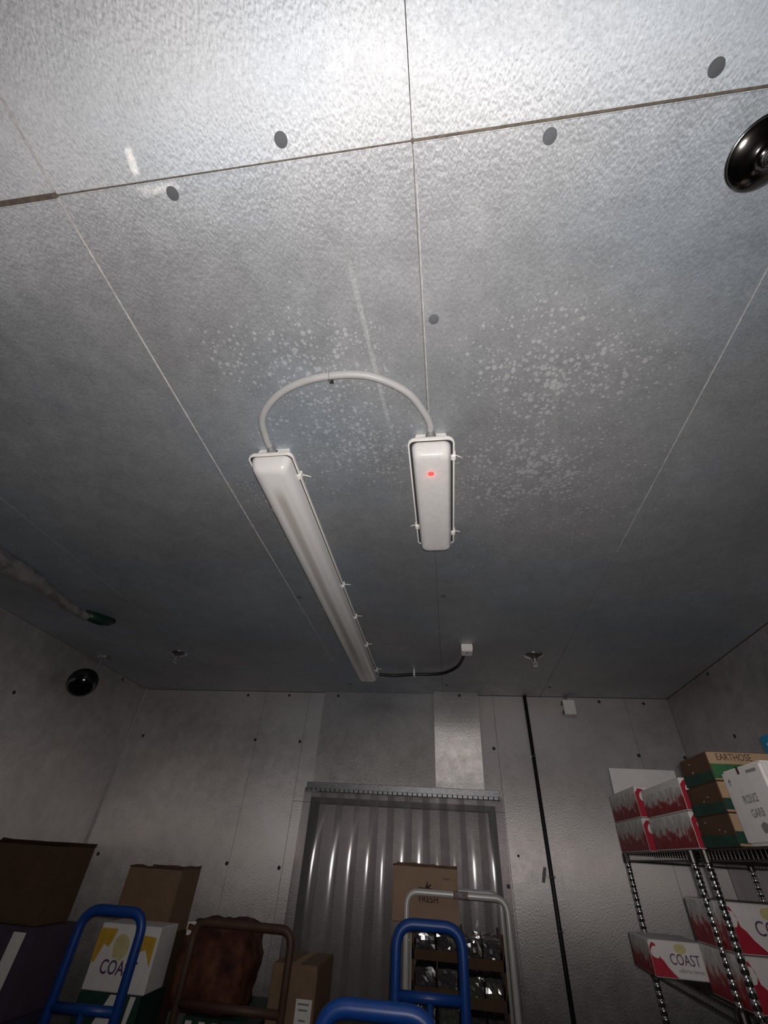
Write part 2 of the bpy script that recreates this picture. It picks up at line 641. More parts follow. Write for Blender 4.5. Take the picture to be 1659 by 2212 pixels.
def decal_poly(name, pts, mat, parent, mtx, th=0.0006):
    """thin printed patch from a 2D outline"""
    bm = bmesh.new()
    a = [bm.verts.new((x, y, 0)) for x, y in pts]
    b2 = [bm.verts.new((x, y, th)) for x, y in pts]
    bm.faces.new(list(reversed(a)))
    bm.faces.new(b2)
    n = len(pts)
    for i in range(n):
        bm.faces.new((a[i], a[(i + 1) % n], b2[(i + 1) % n], b2[i]))
    bmesh.ops.transform(bm, matrix=mtx, verts=bm.verts)
    bmesh.ops.recalc_face_normals(bm, faces=bm.faces)
    return from_bm(name, bm, mat, parent)


def rect(w_, h_, cx=0, cy=0):
    return [(cx - w_ / 2, cy - h_ / 2), (cx + w_ / 2, cy - h_ / 2), (cx + w_ / 2, cy + h_ / 2), (cx - w_ / 2, cy + h_ / 2)]


def blob(rx, ry, cx=0, cy=0, n=14, jit=0.0, seed=0):
    rnd = random.Random(seed)
    return [(cx + rx * math.cos(2 * PI * k / n) * (1 + rnd.uniform(-jit, jit)),
             cy + ry * math.sin(2 * PI * k / n) * (1 + rnd.uniform(-jit, jit))) for k in range(n)]


# ================================================================== THE ROOM
G = 0.0025     # half the joint between sheets
TH = 0.018     # sheet thickness


def sheet(parent, axis, a0, a1, b0, b1, face, sgn, mat, name='panel', gl=G, gr=G, gb=G, gt=G):
    """one wall or ceiling sheet; face = coordinate of the visible side, sgn = direction into the wall"""
    f0, f1 = sorted((face, face + sgn * TH))
    bv = 0.0022
    if axis == 'z':
        o = box(name, a0 + gl, a1 - gr, b0 + gb, b1 - gt, f0, f1, mat, parent, bv, 2)
    elif axis == 'y':
        o = box(name, a0 + gl, a1 - gr, f0, f1, b0 + gb, b1 - gt, mat, parent, bv, 2)
    else:
        o = box(name, f0, f1, a0 + gl, a1 - gr, b0 + gb, b1 - gt, mat, parent, bv, 2)
    return o


# ceiling ---------------------------------------------------------
bm = bmesh.new()
add_box(bm, LX - 0.1, RX + 0.1, 0.10, BY + 0.25, CZ + 0.006, CZ + 0.22)
add_box(bm, LX - 0.1, RX + 0.1, NY - 0.1, 0.10, CZ + 0.125, CZ + 0.22)
ceiling = struct(from_bm('ceiling', bm, CAULK))
SLOPE = 0.052       # made-up tilt of the row over the photographer, shifts the flash highlight
XS = [LX, -1.92, -0.845, -0.025, 0.800, RX]
for i in range(5):
    x0, x1 = XS[i], XS[i + 1]
    wide = 0.011 if i == 1 or i == 0 else (0.003 if i == 2 else 0.005)
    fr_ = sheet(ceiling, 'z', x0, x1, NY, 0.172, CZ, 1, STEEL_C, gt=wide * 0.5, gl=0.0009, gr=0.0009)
    for v in fr_.data.vertices:
        v.co.z += (0.172 - v.co.y) * SLOPE
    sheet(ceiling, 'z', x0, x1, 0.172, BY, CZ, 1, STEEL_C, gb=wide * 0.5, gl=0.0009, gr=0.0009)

BEAD = plain('pale_sealant', (0.48, 0.465, 0.45), 0.6, var=0.3, scale=50)
for x, w_, y0, y1 in [(-0.845, 0.0020, 0.176, BY), (-0.845, 0.0015, NY, 0.160), (0.800, 0.0005, 0.30, 1.7), (-0.0205, 0.0010, 0.24, 0.90)]:
    bm = bmesh.new()
    sl = SLOPE if y1 < 0.17 else 0
    add_box(bm, x - w_, x + w_, y0, y1, CZ - 0.0012, CZ + 0.004, 0.0006)
    for v in bm.verts:
        v.co.z += (0.172 - v.co.y) * sl
    from_bm('joint_bead', bm, BEAD, ceiling)

plug_me = None


def plug(parent, p, axis, r, mat):
    """round cover cap over a panel lock, standing a little proud of the sheet"""
    global plug_me
    key = (axis, r, mat.name)
    if plug_me is None:
        plug_me = {}
    if key not in plug_me:
        mt = {'z': Matrix.Rotation(PI, 4, 'X'), 'y': Matrix.Rotation(PI / 2, 4, 'X'),
              'x': Matrix.Rotation(PI / 2, 4, 'Y'), '-x': Matrix.Rotation(-PI / 2, 4, 'Y')}[axis]
        bm = bmesh.new()
        add_lathe(bm, [(r, -0.004), (r, 0.0008), (r * 0.93, 0.0018), (r * 0.3, 0.0024)], 20, mt)
        bmesh.ops.recalc_face_normals(bm, faces=bm.faces)
        me = bpy.data.meshes.new('plug_cap')
        bm.to_mesh(me)
        bm.free()
        me.materials.append(mat)
        plug_me[key] = me
    o = bpy.data.objects.new('plug_cap', plug_me[key])
    o.location = p
    link(o, parent)


for x, y in [(-0.295, 0.139), (-0.570, 0.199), (0.249, 0.197), (0.528, 0.136), (0.006, 0.544), (0.008, 2.094), (-0.812, 3.65),
             (0.011, 3.633), (0.835, 3.638), (-0.82, 2.09), (-1.0, 0.14)]:
    plug(ceiling, (x, y, CZ + max(0, 0.172 - y) * SLOPE), 'z', 0.0138, PLUG)

# back wall with the doorway ---------------------------------------
DX0, DX1, DZ = -1.045, 0.290, 2.0
bm = bmesh.new()
add_box(bm, LX - 0.1, DX0, BY + 0.006, BY + 0.12, 0, CZ)
add_box(bm, DX1, RX + 0.1, BY + 0.006, BY + 0.12, 0, CZ)
add_box(bm, DX0, DX1, BY + 0.006, BY + 0.12, DZ, CZ)
wall_back = struct(from_bm('wall_back', bm, CAULK_D))
for x0, x1 in [(LX, -1.655), (-1.655, -1.237), (0.402, 1.475), (1.475, RX)]:
    sheet(wall_back, 'y', x0, x1, 0.0, CZ, BY, 1, STEEL_W, gl=0.0012, gr=0.0012)
sheet(wall_back, 'y', -1.237, -1.093, DZ, CZ, BY, 1, STEEL_W, 'door_surround', gl=0.0018, gr=0.001)
sheet(wall_back, 'y', 0.270, 0.402, DZ, CZ, BY, 1, STEEL_W, 'door_surround', gl=0.001, gr=0.0018)
sheet(wall_back, 'y', -1.237, DX0 - 0.03, 0, DZ, BY, 1, STEEL_W, 'door_surround', gl=0.0018, gt=0)
sheet(wall_back, 'y', DX1 + 0.03, 0.402, 0, DZ, BY, 1, STEEL_W, 'door_surround', gr=0.0018, gt=0)
for xa, xb, lean_ in [(-1.092, -0.105, 0.022), (-0.104, 0.269, 0.088)]:     # sheets over the door lean out, the right one shaped to catch the flash
    bm = bmesh.new()
    gx, gz = 8, 24
    lv = []
    for i in range(gx + 1):
        col_ = []
        for j in range(gz + 1):
            x = xa + i / gx * (xb - xa)
            z = DZ + 0.003 + j / gz * (CZ - DZ - 0.004)
            col_.append(bm.verts.new((x, BY - 0.002 - lean_ * math.sin(PI / 2 * j / gz) ** 2, z)))
        lv.append(col_)
    for i in range(gx):
        for j in range(gz):
            bm.faces.new((lv[i][j], lv[i + 1][j], lv[i + 1][j + 1], lv[i][j + 1]))
    bmesh.ops.solidify(bm, geom=bm.faces[:], thickness=-0.0015)
    from_bm('lintel_panel', bm, STEEL_L, wall_back, smooth=False)
for x, z in [(-1.831, 2.792), (-1.432, 2.799), (-0.963, 2.796), (0.116, 2.801), (-1.666, 2.425), (-1.26, 2.423), (-2.736, 2.426),
             (0.370, 2.422), (1.272, 2.798), (1.618, 2.79), (1.463, 2.409), (-1.67, 1.597), (-1.262, 1.594), (0.374, 1.589),
             (1.79, 2.405), (-2.736, 1.595)]:
    lean_ = 0.0 if not -1.09 < x < 0.27 else 0.002 + (0.088 if x > -0.1 else 0.022) * math.sin(PI / 2 * (z - DZ) / (CZ - DZ)) ** 2
    plug(wall_back, (x, BY - lean_, z), 'y', 0.0125, PLUG_D)
plug(wall_back, (0.465, BY, 1.755), 'y', 0.008, PLUG_D)

# side walls, wall behind, floor ------------------------------------
wall_left = struct(box('wall_left', LX - 0.12, LX - 0.006, NY, BY, 0, CZ + 0.005, CAULK_D))
wall_right = struct(box('wall_right', RX + 0.006, RX + 0.12, NY, BY, 0, CZ, CAULK_D))
ys = [NY, -0.55, 0.172, 1.34, 2.51, BY]
for y0, y1 in zip(ys, ys[1:]):
    zt = CZ + (0.10 if y0 < 0.1 else 0)
    sheet(wall_left, 'x', y0, y1, 0, zt, LX, -1, STEEL_W, gl=0.001, gr=0.001)
    sheet(wall_right, 'x', y0, y1, 0, zt, RX, 1, STEEL_W, gl=0.001, gr=0.001)
for y, z in [(2.60, 2.415), (3.528, 2.80), (3.1, 1.59)]:
    plug(wall_left, (LX, y, z), 'x', 0.0125, PLUG_D)
for y, z in [(3.201, 2.411), (2.03, 2.411), (3.201, 2.80)]:
    plug(wall_right, (RX, y, z), '-x', 0.0125, PLUG_D)
wall_rear = struct(box('wall_front', LX - 0.1, RX + 0.1, NY - 0.12, NY - 0.006, 0, CZ, CAULK_D))
for x0, x1 in zip(XS, XS[1:]):
    sheet(wall_rear, 'y', x0, x1, 0, CZ + 0.1, NY, -1, STEEL_W)
struct(box('floor', LX - 0.1, RX + 0.1, NY - 0.1, BY + 0.25, -0.1, 0, CONCRETE))
struct(tube('trim_1', [(LX + 0.004, BY - 0.004, 0.0), (LX + 0.004, BY - 0.004, CZ)], 0.007, plain('pale_caulk', (0.55, 0.52, 0.5), 0.6), n=10))

# door leaf set back in the opening, and its dark frame ----------------
door = bpy.data.objects.new('door_1', None)
link(door)
struct(door)
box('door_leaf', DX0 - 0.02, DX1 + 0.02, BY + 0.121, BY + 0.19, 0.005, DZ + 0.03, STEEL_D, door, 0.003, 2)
box('door_post', DX0 - 0.045, DX0, BY - 0.014, BY + 0.118, 0, DZ + 0.035, JAMB, door, 0.003, 2)
box('door_post', DX1, DX1 + 0.045, BY - 0.014, BY + 0.118, 0, DZ + 0.035, JAMB, door, 0.003, 2)
box('door_head', DX0, DX1, BY - 0.014, BY + 0.118, DZ, DZ + 0.035, JAMB, door, 0.003, 2)

# ================================================================== STRIP CURTAIN
cur = thing('strip_curtain', 'clear plastic strip curtain hanging from a toothed metal rail in the doorway', 'strip curtain', (-0.38, BY, 0))
bm = bmesh.new()
add_box(bm, -0.757, 0.757, -0.019, -0.012, 2.068, 2.135, 0.002)
add_box(bm, -0.757, 0.757, -0.040, -0.0005, 2.070, 2.078, 0.002)
add_box(bm, -0.757, 0.757, -0.046, -0.040, 2.070, 2.092, 0.002)
rail = from_bm('rail', bm, RAILM, cur)
bm = bmesh.new()
for k in range(40):
    x = -0.745 + k * 0.0382
    add_box(bm, x - 0.004, x + 0.004, -0.0475, -0.0445, 2.070, 2.089)
teeth = from_bm('hook_teeth', bm, GASKET, rail)
teeth['kind'] = 'stuff'
bm = bmesh.new()
add_box(bm, -0.757, -0.66, -0.049, -0.046, 2.064, 2.074, 0.001)
from_bm('worn_edge', bm, ZINC, rail)
rs = random.Random(3)
for k in range(11):
    cx = -0.665 + k * 0.133 + rs.uniform(-0.008, 0.008)
    wd = 0.19
    bulge = rs.uniform(0.014, 0.024)
    yb = -0.030 - (0.006 if k % 2 else 0.0)
    bm = bmesh.new()
    nz, nx = 26, 10
    lean = rs.uniform(-0.02, 0.02)
    ph = rs.uniform(0, 6)
    rows = []
    for j in range(nz + 1):
        t = j / nz
        z = 2.09 - t * 2.06
        row = []
        for i in range(nx + 1):
            u = i / nx * 2 - 1
            b_ = bulge * (0.25 + min(1, t * 5)) * (1 - u * u)
            y = yb - b_ - 0.004 * math.sin(ph + 5 * t) - 0.01 * t
            x = cx + u * wd / 2 + lean * t + 0.006 * math.sin(ph + 4 * t)
            row.append(bm.verts.new((x, y, z)))
        rows.append(row)
    for a, b2 in zip(rows, rows[1:]):
        for i in range(nx):
            bm.faces.new((a[i], a[i + 1], b2[i + 1], b2[i]))
    from_bm('strip', bm, PVC, cur, smooth=True)

# ================================================================== LIGHT FIXTURES
def fixture(name, label, x0, x1, y0, y1, diff_mat, clips, open_ends):
    t = thing(name, label, 'light fixture', ((x0 + x1) / 2, y0, CZ))
    W2 = (x1 - x0) / 2
    L = y1 - y0

    def loop(w2, ya, yb, z, r, seg=6):
        out = []
        for cx, cy, a0 in ((w2 - r, yb - r, 0), (-w2 + r, yb - r, PI / 2), (-w2 + r, ya + r, PI), (w2 - r, ya + r, 1.5 * PI)):
            for k in range(seg + 1):
                a = a0 + k / seg * PI / 2
                out.append(Vector((cx + r * math.cos(a), cy + r * math.sin(a), z)))
        return out

    def loft(name_, loops, mat, parent, cap0=False, cap1=False, smooth=True):
        bm = bmesh.new()
        R = [[bm.verts.new(v) for v in lp] for lp in loops]
        for a, b2 in zip(R, R[1:]):
            n = len(a)
            for k in range(n):
                bm.faces.new((a[k], a[(k + 1) % n], b2[(k + 1) % n], b2[k]))
        if cap0:
            bm.faces.new(R[0])
        if cap1:
            bm.faces.new(list(reversed(R[-1])))
        bmesh.ops.recalc_face_normals(bm, faces=bm.faces)
        o = from_bm(name_, bm, mat, parent, smooth=smooth)
        return o
    # tray screwed to the ceiling, flaring to the rim
    loft('housing', [loop(W2 - 0.026, 0.022, L - 0.022, -0.001, 0.004), loop(W2 - 0.022, 0.016, L - 0.016, -0.036, 0.005),
                     loop(W2 - 0.004, 0.002, L - 0.002, -0.040, 0.022), loop(W2, 0.0, L, -0.046, 0.024), loop(W2, 0.0, L, -0.056, 0.024),
                     loop(W2 - 0.005, 0.005, L - 0.005, -0.056, 0.020), loop(W2 - 0.005, 0.005, L - 0.005, -0.046, 0.020)],
         WHITE, t, cap0=True, cap1=True, smooth=False)
    loft('gasket', [loop(W2 - 0.006, 0.006, L - 0.006, -0.048, 0.019), loop(W2 - 0.006, 0.006, L - 0.006, -0.0535, 0.019),
                    loop(W2 - 0.016, 0.016, L - 0.016, -0.0535, 0.014)], GASKET, t, cap0=True)
    prof = [(0.0095, -0.050), (0.0105, -0.060), (0.0150, -0.082), (0.0215, -0.097), (0.032, -0.106), (0.045, -0.110)]
    if name.startswith('emergency'):
        prof = [(0.0125, -0.050), (0.0130, -0.062), (0.0165, -0.092), (0.0215, -0.104), (0.0275, -0.108), (0.040, -0.109)]
    d = loft('diffuser', [loop(W2 - i, i, L - i, z, max(0.006, 0.026 - 0.1 * i)) for i, z in prof], diff_mat, t, cap1=True)
    bm = bmesh.new()
    for sx, yc in clips:
        pass
    bm.free()
    for sx, yc in clips:
        bm = bmesh.new()
        x_ = sx * W2
        add_box(bm, min(x_ - sx * 0.012, x_ + sx * 0.004), max(x_ - sx * 0.012, x_ + sx * 0.004), yc - 0.011, yc + 0.011, -0.062, -0.034, 0.002)
        add_tube(bm, [(x_ + sx * 0.002, yc + 0.004, -0.042), (x_ + sx * 0.018, yc + 0.018, -0.036), (x_ + sx * 0.026, yc + 0.03, -0.030)], 0.0025, 6)
        from_bm('clip', bm, WHITE, t)
    # end notch with the cable gland
    notch = box('gland_recess', -0.018, 0.018, 0.0135, 0.020, -0.037, -0.012, GASKET, t, 0.003)
    lathe('cable_gland', [(0.0155, 0.0), (0.0165, 0.004), (0.0165, 0.012), (0.0135, 0.016), (0.0125, 0.030)], GLAND, t, 16,
          Matrix.Translation((0, 0.016, -0.026)) @ Matrix.Rotation(PI / 2, 4, 'X'))
    return t, d


long_l, dl = fixture('vapor_tight_light', 'long white vapor-tight ceiling light with two faint tubes behind its cover', -0.673, -0.505, 0.945, 3.275, DIFF_L,
                     [(1, 0.115), (1, 0.93), (1, 1.30), (1, 1.72), (1, 2.20), (-1, 0.30), (-1, 1.2), (-1, 2.1)], None)
short_l, ds = fixture('emergency_light', 'short white ceiling light with a red indicator glowing behind its cover', -0.096, 0.061, 0.918, 1.520, DIFF,
                      [(1, 0.085), (-1, 0.47), (1, 0.52)], None)
# the indicator: a small round lens set into the cover
ind = lathe('indicator_lamp', [(0.0105, 0.0), (0.0105, 0.002), (0.008, 0.0032), (0.003, 0.0038)], LED, short_l, 24,
            Matrix.Translation((-0.004, 0.107, -0.1085)) @ Matrix.Rotation(PI, 4, 'X'))

rl = bpy.data.lights.new('indicator_light', 'POINT')
rl.energy = 0.010
rl.color = (1, 0.06, 0.05)
rl.shadow_soft_size = 0.004
rlo = bpy.data.objects.new('indicator_light', rl)
rlo.location = (-0.004, 0.110, -0.121)
link(rlo, short_l)

# conduit arching between the two lights ------------------------------
arc = thing('conduit', 'grey flexible conduit arching between the long and the short ceiling light', 'conduit', (-0.31, 0.68, CZ))
pts = [(-0.589, 0.9300, CZ - 0.026), (-0.589, 0.895, CZ - 0.026), (-0.574, 0.812, CZ - 0.022), (-0.513, 0.744, CZ - 0.018), (-0.426, 0.699, CZ - 0.016), (-0.316, 0.679, CZ - 0.015),
       (-0.192, 0.690, CZ - 0.016), (-0.086, 0.753, CZ - 0.018), (-0.035, 0.832, CZ - 0.022), (-0.0175, 0.880, CZ - 0.026), (-0.0175, 0.9030, CZ - 0.026)]
tube('tube', [Vector(p) - Vector((-0.31, 0.68, CZ)) for p in smooth_path(pts, 8)], 0.0120, CONDUIT, arc, 14)
bm = bmesh.new()
add_tube(bm, [(-0.006 + 0.001, 0.0 - 0.016, -0.004), (-0.005, -0.014, -0.022), (-0.005, -0.001, -0.0295), (-0.005, 0.013, -0.022), (-0.005, 0.015, -0.004)], 0.0032, 6)
add_box(bm, -0.012, 0.002, 0.014, 0.034, -0.004, -0.0005)
from_bm('pipe_clamp', bm, ZINC, arc)

# black cable from the long light to the little junction box -------------
cab = thing('power_cable', 'black cable sagging from the far end of the long light to a junction box', 'cable', (-0.18, 3.2, CZ))
pts = [(-0.5035, 3.262, CZ - 0.045), (-0.48, 3.262, CZ - 0.045), (-0.38, 3.285, CZ - 0.042), (-0.235, 3.27, CZ - 0.036), (-0.10, 3.262, CZ - 0.036), (0.0, 3.225, CZ - 0.036),
       (0.085, 3.11, CZ - 0.035), (0.122, 2.98, CZ - 0.033), (0.138, 2.86, CZ - 0.03)]
tube('sheath', [Vector(p) - Vector((-0.18, 3.2, CZ)) for p in smooth_path(pts, 6)], 0.0115, BLACK, cab, 10)
bm = bmesh.new()
add_box(bm, -0.062, -0.046, 0.050, 0.090, -0.052, -0.0005, 0.002)
from_bm('cable_clip', bm, ZINC, cab)

jb = thing('junction_box', 'small pale junction box on the ceiling at the end of the black cable', 'junction box', (0.152, 2.80, CZ))
box('body', -0.037, 0.037, -0.04, 0.052, -0.044, -0.0005, WHITE, jb, 0.003, 2)
box('cover', -0.034, 0.034, -0.036, 0.048, -0.050, -0.044, WHITE, jb, 0.002, 1)
lathe('screw', [(0.006, 0), (0.006, 0.001), (0.003, 0.0018)], GASKET, jb, 12, Matrix.Translation((0, -0.004, -0.0502)) @ Matrix.Rotation(PI, 4, 'X'))
tube('cable_entry', [(-0.012, 0.052, -0.028), (-0.013, 0.062, -0.03)], 0.015, GLAND, jb)

# ================================================================== SPRINKLERS
def sprinkler(loc, label, plate):
    t = thing('sprinkler', label, 'sprinkler', loc, 0, 'ceiling sprinklers')
    prof = [(0.062, -0.0005), (0.063, -0.003), (0.060, -0.006), (0.050, -0.012), (0.036, -0.017), (0.026, -0.020), (0.021, -0.024), (0.0185, -0.030)]
    lathe('escutcheon', prof, plate, t, 40)
    lathe('rim', [(0.0610, -0.0004), (0.0655, -0.0006), (0.0655, -0.0026), (0.0615, -0.0040)], CHROME, t, 40)
    bm = bmesh.new()
    add_lathe(bm, [(0.016, -0.028), (0.016, -0.031), (0.0135, -0.032), (0.0135, -0.035), (0.016, -0.036), (0.016, -0.039), (0.0135, -0.040), (0.0135, -0.046), (0.011, -0.048)], 20)
    bmesh.ops.recalc_face_normals(bm, faces=bm.faces)
    from_bm('body', bm, CHROME, t, smooth=False)
    bm = bmesh.new()
    for s in (-1, 1):
        add_tube(bm, [(s * 0.011, 0, -0.046), (s * 0.0125, 0, -0.058), (s * 0.003, 0, -0.070)], 0.0025, 6)
    from_bm('frame_arms', bm, CHROME, t)
    bm = bmesh.new()
    add_lathe(bm, [(0.004, -0.069), (0.016, -0.072), (0.016, -0.0735), (0.003, -0.0745)], 18)
    bmesh.ops.recalc_face_normals(bm, faces=bm.faces)
    from_bm('deflector', bm, CHROME, t)
    return t


sprinkler((0.672, 0.272, CZ), 'large chrome sprinkler plate, dark reflection painted in, cut off by the picture edge, nearest of the ceiling sprinklers', CHROME_DARKREFL)
sprinkler((0.614, 2.955, CZ), 'small far ceiling sprinkler between the junction box and the right wall', ZINC)
sprinkler((-2.045, 2.96, CZ), 'small far ceiling sprinkler above the corner with the left wall', ZINC)

# ================================================================== BLACK DOME, LEFT WALL
dm = thing('dome_camera', 'black glossy dome with a bright glint, on a bracket high on the left wall', 'dome camera', (-2.75, 2.97, 2.60))
ax = Vector((0.55, -0.62, -0.40)).normalized()
rotm = ax.to_track_quat('Z', 'Y').to_matrix().to_4x4()
prof = [(0.088, -0.035), (0.098, -0.028), (0.102, -0.012), (0.102, 0.0)]
lathe('housing', prof, BLACK, dm, 32, rotm)
prof = [(0.098, 0.0)] + [(0.098 * math.cos(a), 0.062 * math.sin(a)) for a in [k / 10 * PI / 2 for k in range(1, 10)]] + [(0.004, 0.062)]
lathe('dome', prof, BLACKGLOSS, dm, 32, rotm)
bm = bmesh.new()
add_tube(bm, rounded([(-0.0, 0.0, 0.0), (0.02, 0.05, 0.12), (0.02, 0.06, CZ - 2.60 - 0.0)], 0.03), 0.012, 10)
from_bm('bracket_arm', bm, GLAND, dm, smooth=True)
box('mount', -0.02, 0.06, 0.03, 0.10, CZ - 2.60 - 0.03, CZ - 2.60 - 0.0005, ZINC, dm, 0.003)

# ================================================================== CRUMPLED WRAPPED PIPE, LEFT OF CEILING
wp = thing('wrapped_pipe', 'pipe in crumpled grey wrap along the ceiling beside the left wall', 'pipe', (-2.2, 1.5, CZ))
bm = bmesh.new()
pts, rad = [], []
for k in range(60):
    t = k / 59
    y = -1.0 + t * 1.70
    pts.append((-0.05 + 0.02 * math.sin(7 * t), y, -0.055 + 0.012 * math.sin(11 * t)))
    rad.append(0.055 - 0.028 * max(0, (t - 0.5)) * 2)
add_tube(bm, pts, rad, 16)
for v in bm.verts:
    n = mnoise.noise_vector(v.co * 9.0) * 0.016 + mnoise.noise_vector(v.co * 24.0) * 0.008
    v.co += n
from_bm('wrap', bm, FOIL, wp, smooth=False)
bm = bmesh.new()
add_tube(bm, [(-0.045, 0.69, -0.045), (-0.03, 0.74, -0.045), (-0.015, 0.80, -0.038), (-0.005, 0.85, -0.024), (0.0, 0.88, -0.006)], [0.026, 0.034, 0.034, 0.028, 0.02], 12)
from_bm('end_fitting', bm, GREENFIT, wp, smooth=True)

# ================================================================== ON THE BACK WALL
wb = thing('wall_box', 'white square electrical box high on the back wall, right of the black pipe', 'electrical box', (1.012, BY, 2.737))
box('body', -0.043, 0.043, -0.052, -0.0005, -0.052, 0.052, WHITE, wb, 0.004, 2)
box('cover', -0.046, 0.046, -0.058, -0.052, -0.056, 0.056, WHITE, wb, 0.002, 1)
tube('cable_stub', [(-0.01, -0.026, 0.052), (-0.01, -0.026, CZ - 2.737 - 0.0005)], 0.010, GLAND, wb)
box('side_clip', -0.053, -0.046, -0.03, -0.02, 0.02, 0.05, GASKET, wb)
box('side_clip', -0.053, -0.046, -0.03, -0.02, -0.05, -0.02, GASKET, wb)

pp = thing('conduit_pipe', 'black conduit pipe running straight down the back wall beside the door', 'pipe', (0.667, BY, 0.25))
tube('pipe', [(0, -0.017, 0), (0.0, -0.017, 1.2), (0.002, -0.017, CZ - 0.25 - 0.0005)], 0.0145, BLACK, pp, 12)
for z in (2.373, 1.654, 1.391):
    bm = bmesh.new()
    add_box(bm, -0.030, 0.030, -0.004, -0.0008, z - 0.25 - 0.008, z - 0.25 + 0.008, 0.001)
    add_tube(bm, [(-0.017, -0.003, z - 0.25), (-0.0165, -0.024, z - 0.25), (0.0, -0.0345, z - 0.25), (0.0165, -0.024, z - 0.25), (0.017, -0.003, z - 0.25)], 0.004, 6)
    from_bm('pipe_strap', bm, ZINC, pp)
tp = decal_poly('tape_scrap', [(-0.010, -0.043), (0.010, -0.043), (0.012, 0.0), (0.010, 0.043), (-0.009, 0.042), (-0.011, 0.0)], TAPE, None,
                face_front(0, 0, 0, -0.28), 0.0015)
tp.location = (0.622, BY - 0.0002, 1.663)
tag(tp, 'short strip of grey tape stuck on the back wall beside the black pipe', 'tape')

# ================================================================== WIRE SHELVING ON THE RIGHT
def make_post_mesh(h):
    bm = bmesh.new()
    prof = [(0.0127, 0.0)]
    z = 0.02
    while z < h - 0.02:
        prof += [(0.0127, z - 0.0035), (0.0112, z - 0.0018), (0.0112, z + 0.0018), (0.0127, z + 0.0035)]
        z += 0.0254
    prof += [(0.0127, h - 0.004), (0.006, h)]
    add_lathe(bm, prof, 14)
    bmesh.ops.recalc_face_normals(bm, faces=bm.faces)
    me = bpy.data.meshes.new('post')
    bm.to_mesh(me)
    bm.free()
    for p in me.polygons:
        p.use_smooth = True
    me.materials.append(CHROME)
    return me


POST = make_post_mesh(1.786)


def shelf_unit(label, x0, x1, y0, y1, levels):
    t = thing('wire_shelf', label, 'shelf', ((x0 + x1) / 2, (y0 + y1) / 2, 0), 0, 'chrome wire shelf units along the right wall')
    wx, wy = (x1 - x0) / 2, (y1 - y0) / 2
    for sx in (-1, 1):
        for sy in (-1, 1):
            o = bpy.data.objects.new('post', POST)
            o.location = (sx * wx, sy * wy, 0)
            link(o, t)
    for z in levels:
        bm = bmesh.new()
        for zz in (z - 0.004, z - 0.034):
            add_tube(bm, [(-wx, -wy, zz), (wx, -wy, zz)], 0.0035, 6)
            add_tube(bm, [(-wx, wy, zz), (wx, wy, zz)], 0.0035, 6)
            add_tube(bm, [(-wx, -wy, zz), (-wx, wy, zz)], 0.0035, 6)
            add_tube(bm, [(wx, -wy, zz), (wx, wy, zz)], 0.0035, 6)
        for sx in (-1, 1):
            for sy in (-1, 1):
                add_lathe(bm, [(0.0135, z - 0.042), (0.0175, z - 0.040), (0.0165, z - 0.003), (0.0135, z - 0.001)], 14,
                          Matrix.Translation((sx * wx, sy * wy, 0)))
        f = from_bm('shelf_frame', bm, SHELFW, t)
        bm = bmesh.new()
        n = int(2 * wy / 0.026)
        for k in range(1, n):
            y = -wy + k * 2 * wy / n
            add_tube(bm, [(-wx, y, z - 0.034), (-wx - 0.001, y, z - 0.003), (wx, y, z - 0.003), (wx, y, z - 0.034)], 0.0022, 5)
        for k in range(1, 4):
            x = -wx + k * 2 * wx / 4
            add_tube(bm, [(x, -wy, z - 0.009), (x, wy, z - 0.009)], 0.003, 5)
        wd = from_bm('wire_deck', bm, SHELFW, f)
        wd['kind'] = 'stuff'
    return t


SZ = 1.787
S2 = 1.372
shelf_unit('chrome wire shelf in the far right corner, holding the red fruit cartons', 0.93, 1.53, 2.245, 3.05, (0.20, 0.85, S2, SZ))
shelf_unit('nearer chrome wire shelf on the right, holding the brown crates and the white carton', 0.93, 1.53, 0.95, 2.13, (0.20, 0.85, S2, SZ))


# ------------------------------------------------------------------ fruit cartons
def fruit_carton(name, label, x0, y0, z0, dx, dy, h, group, flap=False, top=0.006, rot=0.0):
    """white tray carton with berry photo, red wave and white curl on its long face; name label on its short face"""
    t = thing(name, label, 'carton', (x0, y0, z0), rot, group)
    box('body', 0, dx, 0, dy, 0, h, WBOARD, t, 0.003)
    e = 0.0011
    box('berry_photo', -e, 0.0, 0.004, dy - 0.004, 0.004, h - top, BERRY, t)
    mf = face_front(0, -0.0003, 0)
    decal_poly('red_wave', [(0.0, 0.003), (dx * 0.38, 0.003), (dx * 0.31, h * 0.16), (dx * 0.25, h * 0.28), (dx * 0.20, h * 0.44), (dx * 0.155, h * 0.52), (dx * 0.14, h * 0.72), (dx * 0.10, h * 0.90),
                            (dx * 0.045, h * 0.93), (0.0, h * 0.78)], RED, t, mf, 0.0010)
    decal_poly('white_curl', blob(0.016, h * 0.17, dx * 0.085, h * 0.66, 14, 0.10, 2), WBOARD, t, mf, 0.0016)
    decal_poly('yellow_sun', blob(dx * 0.10, h * 0.14, dx * 0.52, h * 0.80, 12, 0.15, 5), PYELLOW, t, mf, 0.0010)
    lettering('brand_name', 'COAST', h * 0.42, VIOLET, t, face_front(dx * 0.56, -0.0012, h * 0.50), dx * 0.50)
    lettering('small_print', 'california berries', h * 0.16, GREYINK, t, face_front(dx * 0.62, -0.0012, h * 0.23), dx * 0.42)
    if flap:
        bm = bmesh.new()
        add_box(bm, 0.0, dx * 0.95, -0.0015, 0.0015, 0, 0.135)
        bmesh.ops.transform(bm, matrix=Matrix.Translation((0.02, dy - 0.03, h)) @ Matrix.Rotation(0.12, 4, 'X'), verts=bm.verts)
        from_bm('open_flap', bm, WBOARD, t)
    return t


